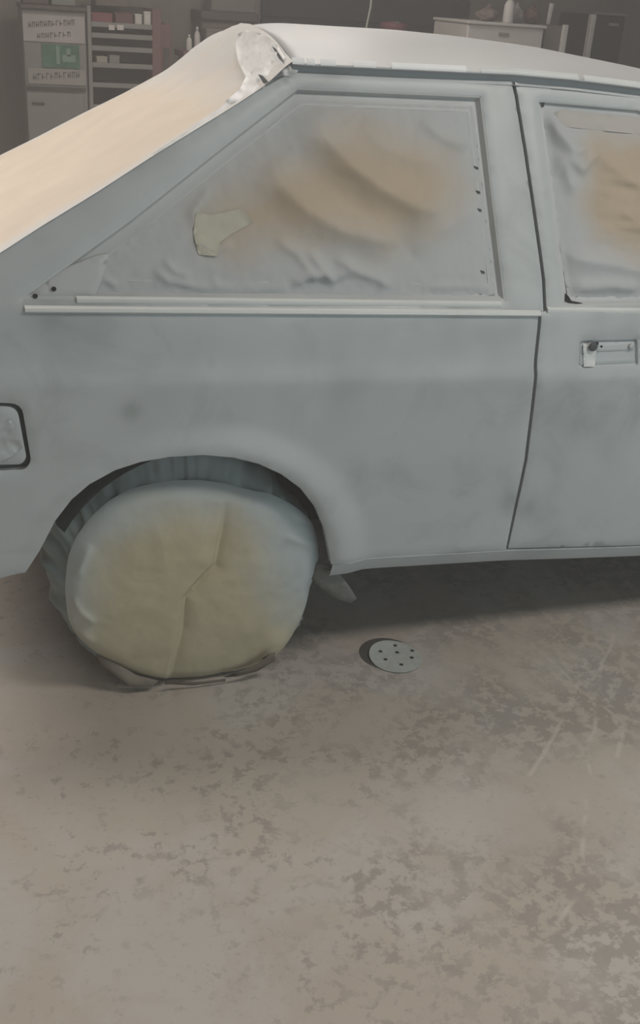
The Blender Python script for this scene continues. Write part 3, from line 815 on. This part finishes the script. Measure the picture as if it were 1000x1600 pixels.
bare = soft_mask(Q, [(195, 830), (240, 802), (300, 792), (370, 800), (400, 835), (408, 900), (440, 955), (480, 975), (460, 1040), (350, 1090), (240, 1095), (150, 1050), (118, 1005), (138, 930), (155, 870)], 52, .012, 18, 3)
def bag_part(name, v, f, b, material, parent):
    me = mesh(name, v, f)
    bm = bmesh.new(); bm.from_mesh(me); bmesh.ops.recalc_face_normals(bm, faces=bm.faces); bm.to_mesh(me); bm.free()
    attr(me, 'bare', b); return link(name, me, material, parent)
ff_ = [q for q in Fc if max(q) < nf and len(q) == 4]+[Fc[-1]]; sf_ = [tuple(k-(nf-na) for k in q) for q in Fc if min(q) >= nf-na and len(q) == 4]
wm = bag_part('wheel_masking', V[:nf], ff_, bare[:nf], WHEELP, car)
sk = bag_part('gathered_skirt', V[nf-na:], sf_, bare[nf-na:]*0, mat('grey_green_film', (.20, .245, .24), .55, var=.12, scale=9), wm); sk['label'] = 'darker grey gathered side of the wheel bag'  # skirt coloured darker than the face to carry the shade on its side
wm['label'] = 'tan masking paper bag over the rear wheel with grey oversprayed rim'
# torn edges of the bag at the ground
def scrap(name, pts3, material, parent, thick=.002, seg=5):
    P = [Vector(p) for p in pts3]; c = sum(P, Vector())/len(P)
    V = []; Fc = []; n = len(P)
    V.append(c+Vector((0, -.004, .004)))
    for r in (.5, 1.):
        for i, p in enumerate(P): q = c+(p-c)*r; V.append(q+Vector((0, -.003*fbm(q.x, q.y, q.z, 40), .002*fbm(q.x, q.y, q.z, 60))))
    for i in range(n): Fc.append((0, 1+i, 1+(i+1) % n)); Fc.append((1+i, 1+n+i, 1+n+(i+1) % n, 1+(i+1) % n))
    o = link(name, mesh(name, V, Fc), material, parent); attr(o.data, 'bare', np.full(len(V), .3)); attr(o.data, 'rub', np.zeros(len(V)))
    m_ = o.modifiers.new('thick', 'SOLIDIFY'); m_.thickness = thick
    return o
def P3(px, py, y): return tuple(aty(px, py, y))
scrap('paper_flap', [P3(150, 1022, .06), P3(185, 1038, .05), P3(215, 1056, .04), P3(248, 1064, .035), P3(236, 1074, .03), P3(205, 1074, .03), P3(186, 1060, .04), P3(160, 1040, .055)], mat('brown_paper_edge', (.20, .175, .14), .8), wm)  # dark brown stands for the shaded underside of a crease
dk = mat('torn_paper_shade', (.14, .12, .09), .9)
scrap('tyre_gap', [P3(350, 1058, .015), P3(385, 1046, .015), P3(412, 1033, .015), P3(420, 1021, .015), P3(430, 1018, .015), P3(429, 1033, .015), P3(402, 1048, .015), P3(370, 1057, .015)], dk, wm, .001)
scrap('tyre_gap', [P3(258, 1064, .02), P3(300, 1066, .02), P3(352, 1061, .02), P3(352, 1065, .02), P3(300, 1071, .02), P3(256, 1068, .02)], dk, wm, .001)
# loose flap of masking hanging by the front edge of the arch
fl = scrap('mud_flap', [P3(486, 903, .055), P3(494, 880, .055), P3(512, 882, .045), P3(530, 895, .04), P3(545, 914, .04), P3(557, 934, .04), P3(547, 941, .04), P3(522, 934, .045), P3(500, 918, .05)], mat('flap_rubber', (.15, .155, .145), .85, var=.3, scale=30, bump=.4), car, .003)

# ================================================================== sanding disc on the floor
dc = atz(618, 1028, 0)
disc = empty('sanding_disc', (dc[0], dc[1], 0), 'round grey sanding disc with dark dust holes lying on the concrete floor', 'sanding disc')
bm = bmesh.new(); DR = .067
hp = [atz(*p, 0)[:2]-dc[:2] for p in ((594, 1021), (617, 1011), (620, 1021), (602, 1032), (644, 1018), (643, 1029), (627, 1040), (589, 1045))]
circ = [(DR*math.cos(a), DR*math.sin(a)) for a in np.linspace(0, 2*math.pi, 41)[:-1]]
hl = [[(h[0]+.0055*math.cos(a), h[1]+.0055*math.sin(a)) for a in np.linspace(0, 2*math.pi, 9)[:-1]] for h in hp]
hl = [h for h, c0 in zip(hl, hp) if np.hypot(*c0) < DR-.009]
P, Fc = tri_patch(circ, hl, .006)
dirv = atz(570, 1005, 0)[:2]-dc[:2]; dirv = dirv/np.hypot(*dirv)
u = P@dirv; zz = .003+np.clip((u+.01)/.085, 0, 1)**2*.010
V0 = np.c_[P+dc[:2], zz]; nV = len(V0); V1 = V0.copy(); V1[:, 2] -= .0018
bot = [tuple(i+nV for i in reversed(q)) for q in Fc]
me = mesh('disc', np.vstack([V0, V1]), [tuple(q) for q in Fc]+bot)
dl = link('abrasive_sheet', me, mat_disc(), disc)
bk = [(c0[0]*1.04+dirv[0]*.027, c0[1]*1.04+dirv[1]*.027) for c0 in circ]  # thin dark disc, set off to one side beneath the abrasive sheet
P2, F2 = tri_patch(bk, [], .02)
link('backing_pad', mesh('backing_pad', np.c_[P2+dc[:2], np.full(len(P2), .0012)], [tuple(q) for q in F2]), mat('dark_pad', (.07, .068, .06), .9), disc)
for h in hp:
    if np.hypot(*h) < DR-.009:
        u_ = h@dirv; z_ = .003+max(0, (u_+.01)/.085)**2*.010
        MB().lathe([(.0048, 0), (.0052, .0006)], (dc[0]+h[0], dc[1]+h[1], z_-.0016), 10).build('dust_hole', HOLE, disc)

# ================================================================== things along the back wall
YS = 6.9
def rect(x0, y0, x1, y1, y):
    """pixel rectangle -> upright rectangle (x0, z0, x1, z1) at distance y"""
    a = aty((x0+x1)/2, y1, y)[2]; b = aty((x0+x1)/2, y0, y)[2]
    l = aty(x0, (y0+y1)/2, y)[0]; r = aty(x1, (y0+y1)/2, y)[0]
    return l, a, r, b
REDM = mat('red_steel', (.20, .10, .105), .6); REDB = mat('dark_red_plastic', (.24, .07, .085), .5)
GREYM = mat('grey_steel', (.27, .26, .25), .6); DARKM = mat('dark_shelf_back', (.085, .075, .07), .8)
LIPM = mat('shelf_lip', (.26, .255, .245), .5); WHITEB = mat('off_white_card', (.66, .63, .60), .7); OLIVE = mat('olive_card', (.20, .21, .18), .7)
SLATE = mat('slate_steel', (.022, .022, .028), .6); CREAMB = mat('cream_card', (.42, .38, .32), .7)
# steel rack with five shelves
l, _, r, zt = rect(136, 14, 252, 40, YS); zt += .01
rk = empty('shelf_rack', ((l+r)/2, YS+.2, 0), 'dark red steel rack with pale shelf lips against the back wall', 'rack')
MB().box((l, YS, 0), (l+.03, YS+.4, zt), bev=.004).build('side_panel', GREYM, rk)
MB().box((r-.07, YS, 0), (r, YS+.4, zt), bev=.004).build('side_panel', REDM, rk)
MB().box((l+.03, YS+.37, .02), (r-.07, YS+.39, zt)).build('back_panel', DARKM, rk)
lipz = []
for y_ in (40, 57, 77, 103, 134, 168, 205):
    z_ = aty(195, y_, YS)[2]; lipz.append(z_)
    o = MB().box((l+.03, YS+.01, z_-.012), (r-.07, YS+.38, z_+.002)).build('shelf', DARKM, rk)
    MB().box((l+.03, YS, z_-.02), (r-.07, YS+.012, z_+.016), bev=.003).build('shelf_lip', LIPM, o)
z_ = lipz[-1]-.2
while z_ > .1:
    MB().box((l+.03, YS+.01, z_-.012), (r-.07, YS+.38, z_+.002)).build('shelf', DARKM, rk); z_ -= .2
def carton(name, px, y, material, label, cat, base=None, dep=.18, group=None, flap=True):
    x0, z0, x1, z1 = rect(*px, y)
    if base is not None: z0 = base
    e = empty(name, ((x0+x1)/2, y+dep/2, z0), label, cat, group)
    MB().box((x0, y, z0), (x1, y+dep, z1), bev=.006).build('body', material, e)
    h_ = max(.006, (z1-z0)*.06)
    MB().box((x0-.002, y-.003, z1-h_*2.2), (x1+.002, y+dep+.002, z1-h_*.4), bev=.002).build('lid', material, e)
    return e
carton('storage_box', (143, 20, 176, 38), YS+.03, REDB, 'bright dark red box on the top shelf of the red rack', 'box', lipz[0]+.003)
carton('storage_box', (180, 20, 208, 36), YS+.03, mat('brown_red_card', (.16, .075, .075), .6), 'brownish red box on the top shelf beside the white packets', 'box', lipz[0]+.003)
carton('packet', (211, 22, 222, 31), YS+.03, WHITEB, 'shorter white packet on the top shelf of the rack', 'packet', lipz[0]+.003, .08)
carton('packet', (225, 18, 236, 29), YS+.03, WHITEB, 'taller white packet at the right of the top shelf', 'packet', lipz[0]+.003, .08)
carton('storage_box', (151, 88, 168, 103), YS+.03, CREAMB, 'cream box at the left on the fourth shelf of the rack', 'box', lipz[3]+.003)
carton('storage_box', (171, 86, 187, 101), YS+.03, GREYM, 'grey box right of the cream box on the rack shelf', 'box', lipz[3]+.003)
x0, z0, x1, z1 = rect(170, 39, 195, 48, YS)
for k, (a, b) in enumerate(((170, 179), (183, 193))):
    q = rect(a, 39, b, 47, YS-.004); MB().box((q[0], YS-.006, q[1]), (q[2], YS-.001, q[3])).build('price_tag', WHITEB, rk)
# display cabinet with signs
l2, _, r2, zt2 = rect(34, 16, 136, 30, YS); r2 = l-.01
# things on top of the rack / cabinet
carton('carton', (36, -14, 76, 14), YS+.06, mat('dark_brown_card', (.13, .10, .095), .7), 'dark brown carton on top of the display cabinet', 'box', zt2+.032, .3)
carton('carton', (80, -10, 118, 12), YS+.06, mat('sage_card', (.25, .27, .245), .7), 'greenish grey carton on top of the display cabinet', 'box', zt2+.032, .3)
carton('carton', (150, -14, 200, 12), YS+.06, mat('brown_card', (.15, .12, .11), .7), 'wide brown carton standing on top of the red rack', 'box', zt, .3)
cb = empty('display_cabinet', ((l2+r2)/2, YS+.25, 0), 'grey display cabinet with pale signs and a green panel, left of the red rack', 'cabinet')
MB().box((l2, YS+.012, 0), (r2, YS+.42, zt2), bev=.008).build('body', GREYM, cb)
MB().box((l2-.01, YS-.02, zt2), (r2+.005, YS+.43, zt2+.03), bev=.006).build('top_board', mat('dark_top', (.12, .10, .095), .7), cb)
SIGNM = mat('pale_sign', (.46, .42, .415), .7, var=.08); INK = mat('sign_ink', (.20, .18, .175), .7)
def sign(name, px, material, label):
    q = rect(*px, YS); o = MB().box((q[0], YS, q[1]), (q[2], YS+.014, q[3])).build(name, material, cb); o['label'] = label; return o
s1 = sign('sign_board', (36, 24, 132, 66), SIGNM, 'pale sign with illegible dark lettering')
s2 = sign('sign_board', (44, 108, 134, 132), mat('pale_sign_low', (.36, .35, .33), .7), 'lower pale strip sign with illegible lettering')
s3 = sign('sign_board', (66, 70, 124, 106), mat('green_sign', (.075, .19, .135), .7, var=.25, scale=8), 'green panel with pale marks')
random.seed(4)
def marks(par, x0, x1, yt, yb, n, material, sl=-.05):
    dx = (x1-x0)/n
    for k in range(n):
        a = x0+k*dx; c_ = (a-x0)*sl
        q = rect(a, yt+c_, a+dx*.22, yb+c_, YS-.004)
        mb = MB().box((q[0], YS-.003, q[1]), (q[2], YS+.001, q[3]))
        q = rect(a, yt+c_ if k % 2 else (yt+yb)/2+c_, a+dx*.7, (yt if k % 2 else (yt+yb)/2)+(yb-yt)*.22+c_, YS-.004)
        mb.box((q[0], YS-.003, q[1]), (q[2], YS+.001, q[3]))
        if random.random() < .6:
            q = rect(a+dx*.5, yt+c_, a+dx*.72, yb+c_, YS-.004); mb.box((q[0], YS-.003, q[1]), (q[2], YS+.001, q[3]))
        mb.build('letter', material, par)
marks(s1, 44, 118, 34, 43, 12, INK); marks(s1, 58, 112, 52, 60, 8, INK); marks(s2, 52, 126, 115, 125, 11, INK)
PM = mat('sign_mark', (.22, .33, .27), .7)
for px in ((88, 72, 93, 100), (98, 86, 118, 97), (104, 76, 110, 88)):
    q = rect(*px, YS-.004); MB().box((q[0], YS-.003, q[1]), (q[2], YS+.001, q[3])).build('letter', PM, s3)
q = rect(42, 136, 134, 142, YS); MB().box((q[0], YS-.004, q[1]), (q[2], YS+.014, q[3])).build('ledge', DARKM, cb)
q = rect(44, 146, 132, 230, YS); dr = MB().box((q[0], YS-.002, q[1]), (q[2], YS+.014, q[3]), bev=.004).build('cabinet_door', mat('cabinet_door_grey', (.28, .275, .27), .6), cb)
q = rect(50, 160, 70, 163, YS-.02); MB().box((q[0], YS-.02, q[1]), (q[2], YS, q[3]), bev=.003).build('handle', DARKM, dr)
# narrow locker right of the rack
q = rect(253, 38, 268, 110, YS+.1)
lk = empty('locker', ((q[0]+q[2])/2, YS+.25, 0), 'narrow dull red locker standing right of the shelf rack', 'locker')
MB().box((r+.004, YS+.1, 0), (q[2], YS+.45, q[3]), bev=.006).build('body', REDM, lk)
q2 = rect(256, 75, 265, 110, YS+.09); MB().box((q2[0], YS+.09, q2[1]), (q2[2], YS+.1, q2[3])).build('vent_panel', DARKM, lk)
# shelf with stacked cloths and bottles on the wall
q = rect(312, 16, 405, 30, YS+.2)
ws = empty('wall_cupboard', ((q[0]+q[2])/2, YS+.5, 0), 'brown wall cupboard behind the taped roof corner', 'cupboard')
MB().box((q[0]+.05, YS+.32, q[1]-.75), (q[2], YS+.69, q[1]-.02), bev=.01).build('body', mat('cupboard_brown', (.19, .155, .145), .7, var=.2), ws)
MB().box((q[0]+.03, YS+.28, q[1]-.02), (q[2]+.02, YS+.69, q[1]+.05), bev=.01).build('top_board', mat('dark_top_board', (.11, .085, .082), .7), ws)
carton('carton', (330, -12, 400, 15), YS+.34, mat('grey_brown_card', (.20, .185, .17), .7), 'grey brown carton on the brown wall cupboard', 'box', q[1]+.05, .25)
def bottle(px, y, material, label, group=None, base=None, cat='bottle'):
    x0, z0, x1, z1 = rect(*px, y); r_ = (x1-x0)/2; h_ = z1-z0 if base is None else z1-base; z0 = z0 if base is None else base
    e = empty('bottle', ((x0+x1)/2, y, z0), label, cat, group)
    MB().lathe([(r_*.9, 0), (r_, .01), (r_, h_*.62), (r_*.75, h_*.75), (r_*.35, h_*.84)], ((x0+x1)/2, y, z0), 16).build('body', material, e, True)
    MB().lathe([(r_*.42, h_*.84), (r_*.42, h_), (r_*.3, h_*1.01)], ((x0+x1)/2, y, z0), 12).build('cap', material, e, True)
    return e
# bench under those
bz = aty(300, 78, YS+.2)[2]
bn = empty('work_bench', (aty(330, 80, YS+.1)[0], YS+.3, 0), 'dark narrow work bench right of the locker', 'bench')
bl, br = aty(284, 80, YS)[0], aty(420, 80, YS)[0]
MB().box((bl, YS-.05, bz-.05), (br, YS+.3, bz), bev=.006).build('worktop', REDM, bn)
for xx in (bl+.03, br-.09):
    for y_ in (YS-.02, YS+.23): MB().box((xx, y_, 0), (xx+.06, y_+.05, bz-.05)).build('leg', DARKM, bn)
bottle((303, 42, 313, 78), YS+.12, WHITEB, 'pale bottle on the dark bench, nearer the cupboard', base=bz)
bottle((291, 54, 300, 78), YS+.05, WHITEB, 'shorter pale bottle on the bench beside the locker', base=bz)
carton('carton', (322, 46, 370, 78), YS+.05, mat('mauve_card', (.24, .20, .195), .7), 'mauve brown carton on the dark bench', 'box', bz, .2)
# big slate roller door in the back wall
dl0, dr0 = aty(408, 30, RY1-.05)[0], aty(731, 40, RY1-.05)[0]
e = bpy.data.objects.new('door_1', None); COL.objects.link(e); e.location = ((dl0+dr0)/2, RY1-.05, 0); e['kind'] = 'structure'
z_ = 0
while z_ < 2.5:
    MB().box((dl0, RY1-.05, z_+.004), (dr0, RY1-.012, z_+.246), bev=.01).build('door_panel', SLATE, e); z_ += .25
# pale olive wall strip
# white cabinet and clutter on it
q = rect(730, 36, 850, 66, 5.6)
wcb = empty('white_cabinet', ((q[0]+q[2])/2, 5.9, 0), 'low white steel cabinet behind the car roof with small dark badge', 'cabinet')
ctop = q[3]
MB().box((q[0], 5.6, 0), (q[2], 6.2, ctop-.02), bev=.01).build('body', mat('white_steel', (.62, .59, .57), .5), wcb)
MB().box((q[0]-.01, 5.58, ctop-.02), (q[2]+.01, 6.21, ctop), bev=.005).build('top', mat('white_top', (.66, .63, .61), .5), wcb)
b_ = rect(779, 51, 795, 56, 5.595); MB().box((b_[0], 5.59, b_[1]), (b_[2], 5.601, b_[3]), bev=.002).build('badge', GREYM, wcb)
q = rect(852, 40, 886, 70, 5.62)
gc = empty('grey_cabinet', ((q[0]+q[2])/2, 5.9, 0), 'dull grey cabinet close beside the white cabinet', 'cabinet')
MB().box((wcb.location[0]*0+q[0]+.02, 5.66, 0), (q[2], 6.2, q[3]), bev=.008).build('body', mat('dull_steel', (.18, .16, .15), .6), gc)
MB().box((q[2]-.03, 5.63, 0), (q[2]+.01, 5.66, q[3]+.01), bev=.004).build('corner_post', WHITEB, gc)
def bag(px, y, material, label, base, seed=1, cat='bag'):
    x0, z0, x1, z1 = rect(*px, y); z0 = base; c = Vector(((x0+x1)/2, y+.08, (z0+z1)/2)); a, b2, c2 = (x1-x0)/2, .09, (z1-z0)/2
    e = empty('bag', (c.x, c.y, z0), label, cat)
    bm = bmesh.new(); bmesh.ops.create_icosphere(bm, subdivisions=4, radius=1)
    for v in bm.verts:
        n = .22*noise.noise(v.co*2.2+Vector((seed, 0, 0)))+.08*noise.noise(v.co*6+Vector((seed, 3, 0)))
        s_ = 1+n; zz_ = v.co.z
        v.co = Vector((c.x+v.co.x*a*s_*(1-.35*max(0, zz_)), c.y+v.co.y*b2*s_, c.z+max(-1, min(1.1, zz_*s_))*c2))
    me = bpy.data.meshes.new('bag'); bm.to_mesh(me); bm.free(); link('sack', me, material, e)
    MB().tube([(c.x-.01, c.y, c.z+c2*.85), (c.x, c.y, c.z+c2*1.05), (c.x+.015, c.y, c.z+c2*1.2)], [.018, .008, .02], 8).build('knot', material, e, True)
BRN = mat('brown_paper_bag', (.24, .18, .165), .8, var=.2, scale=12); MAR = mat('maroon_bag', (.15, .085, .08), .7, var=.3, scale=10); GRB = mat('grey_bag', (.30, .28, .27), .7)
bag((752, 12, 784, 40), 5.75, BRN, 'crumpled brown bag on the left of the white cabinet', ctop, 1)
bag((803, 10, 822, 40), 5.72, GRB, 'pale grey bag on the white cabinet beside the white bottle', ctop, 5)
bag((830, 12, 847, 42), 5.78, MAR, 'dark maroon bag on the right end of the white cabinet', ctop, 9)
bottle((788, -8, 803, 40), 5.66, WHITEB, 'tall white bottle standing among bags on the white cabinet', base=ctop)
q = rect(868, 6, 875, 24, 5.85); rr = (q[2]-q[0])/2
tb = MB().tube([((q[0]+q[2])/2, 5.95, q[3]), ((q[0]+q[2])/2-.01, 5.95, ctop+.0)], [rr, rr*.8], 10).build('white_tube', WHITEB); tag(tb, 'thin white tube upright behind the maroon bag', 'tube')
# dark tall box with pale frame at the right
q = rect(929, 24, 976, 80, 6.3)
db = empty('dark_cabinet', ((q[0]+q[2])/2, 6.6, 0), 'tall near-black cabinet with pale edging at the far right', 'cabinet')
MB().box((q[0], 6.32, 0), (q[2], 6.9, q[3]), bev=.01).build('body', mat('near_black', (.02, .02, .022), .5), db)
MB().box((q[0]-.045, 6.3, 0), (q[0]-.003, 6.36, q[3]+.0), bev=.006).build('edge_post', WHITEB, db)
MB().box((q[0], 6.3, q[3]+.001), (q[2], 6.36, q[3]+.018), bev=.004).build('top_edge', GREYM, db)
b_ = rect(952, 36, 967, 41, 6.31); MB().box((b_[0], 6.306, b_[1]), (b_[2], 6.322, b_[3]), bev=.002).build('badge', GREYM, db)
# hanging cable and red tub near the roller door
p0 = aty(583, -30, 5.0); p1 = aty(571, 50, 5.0)
cab = MB().tube([(p0[0]+.02, 5.0, 3.2), tuple(p0), ((p0[0]+p1[0])/2+.01, 5.0, (p0[2]+p1[2])/2), tuple(p1), (p1[0]-.03, 5.0, p1[2]-.6)], .007, 8).build('hanging_cable', mat('pale_cable', (.33, .33, .29), .6), None, True)
tag(cab, 'thin pale cable hanging from the ceiling before the slate door', 'cable')
q = rect(606, 35, 650, 60, 6.6)
tr = empty('tool_trolley', ((q[0]+q[2])/2, 6.8, 0), 'low dark trolley in front of the slate roller door', 'trolley')
tz = aty(628, 52, 6.6)[2]
MB().box((aty(560, 50, 6.6)[0], 6.6, .1), (q[2]+.1, 7.0, tz-.01), bev=.01).build('body', SLATE, tr)
for xx in (aty(560, 50, 6.6)[0]+.06, q[2]+.04):
    for y_ in (6.66, 6.94): MB().lathe([(.03, -.012), (.05, -.01), (.05, .01), (.03, .012)], (xx, y_, .05), 14, 'y').build('castor', RUBBER, tr, True)
e = empty('red_tub', ((q[0]+q[2])/2, 6.8, tz-.01), 'dark red tub on the low trolley behind the roof', 'tub')
MB().lathe([(.09, 0), (.105, .02), (.115, .06), (.11, .075), (.02, .09)], ((q[0]+q[2])/2, 6.78, tz-.01), 20).build('body', REDB, e, True)
MB().tube([((q[0]+q[2])/2-.1, 6.78, tz+.05), ((q[0]+q[2])/2, 6.7, tz+.075), ((q[0]+q[2])/2+.1, 6.78, tz+.05)], .006, 8).build('handle', GREYM, e, True)
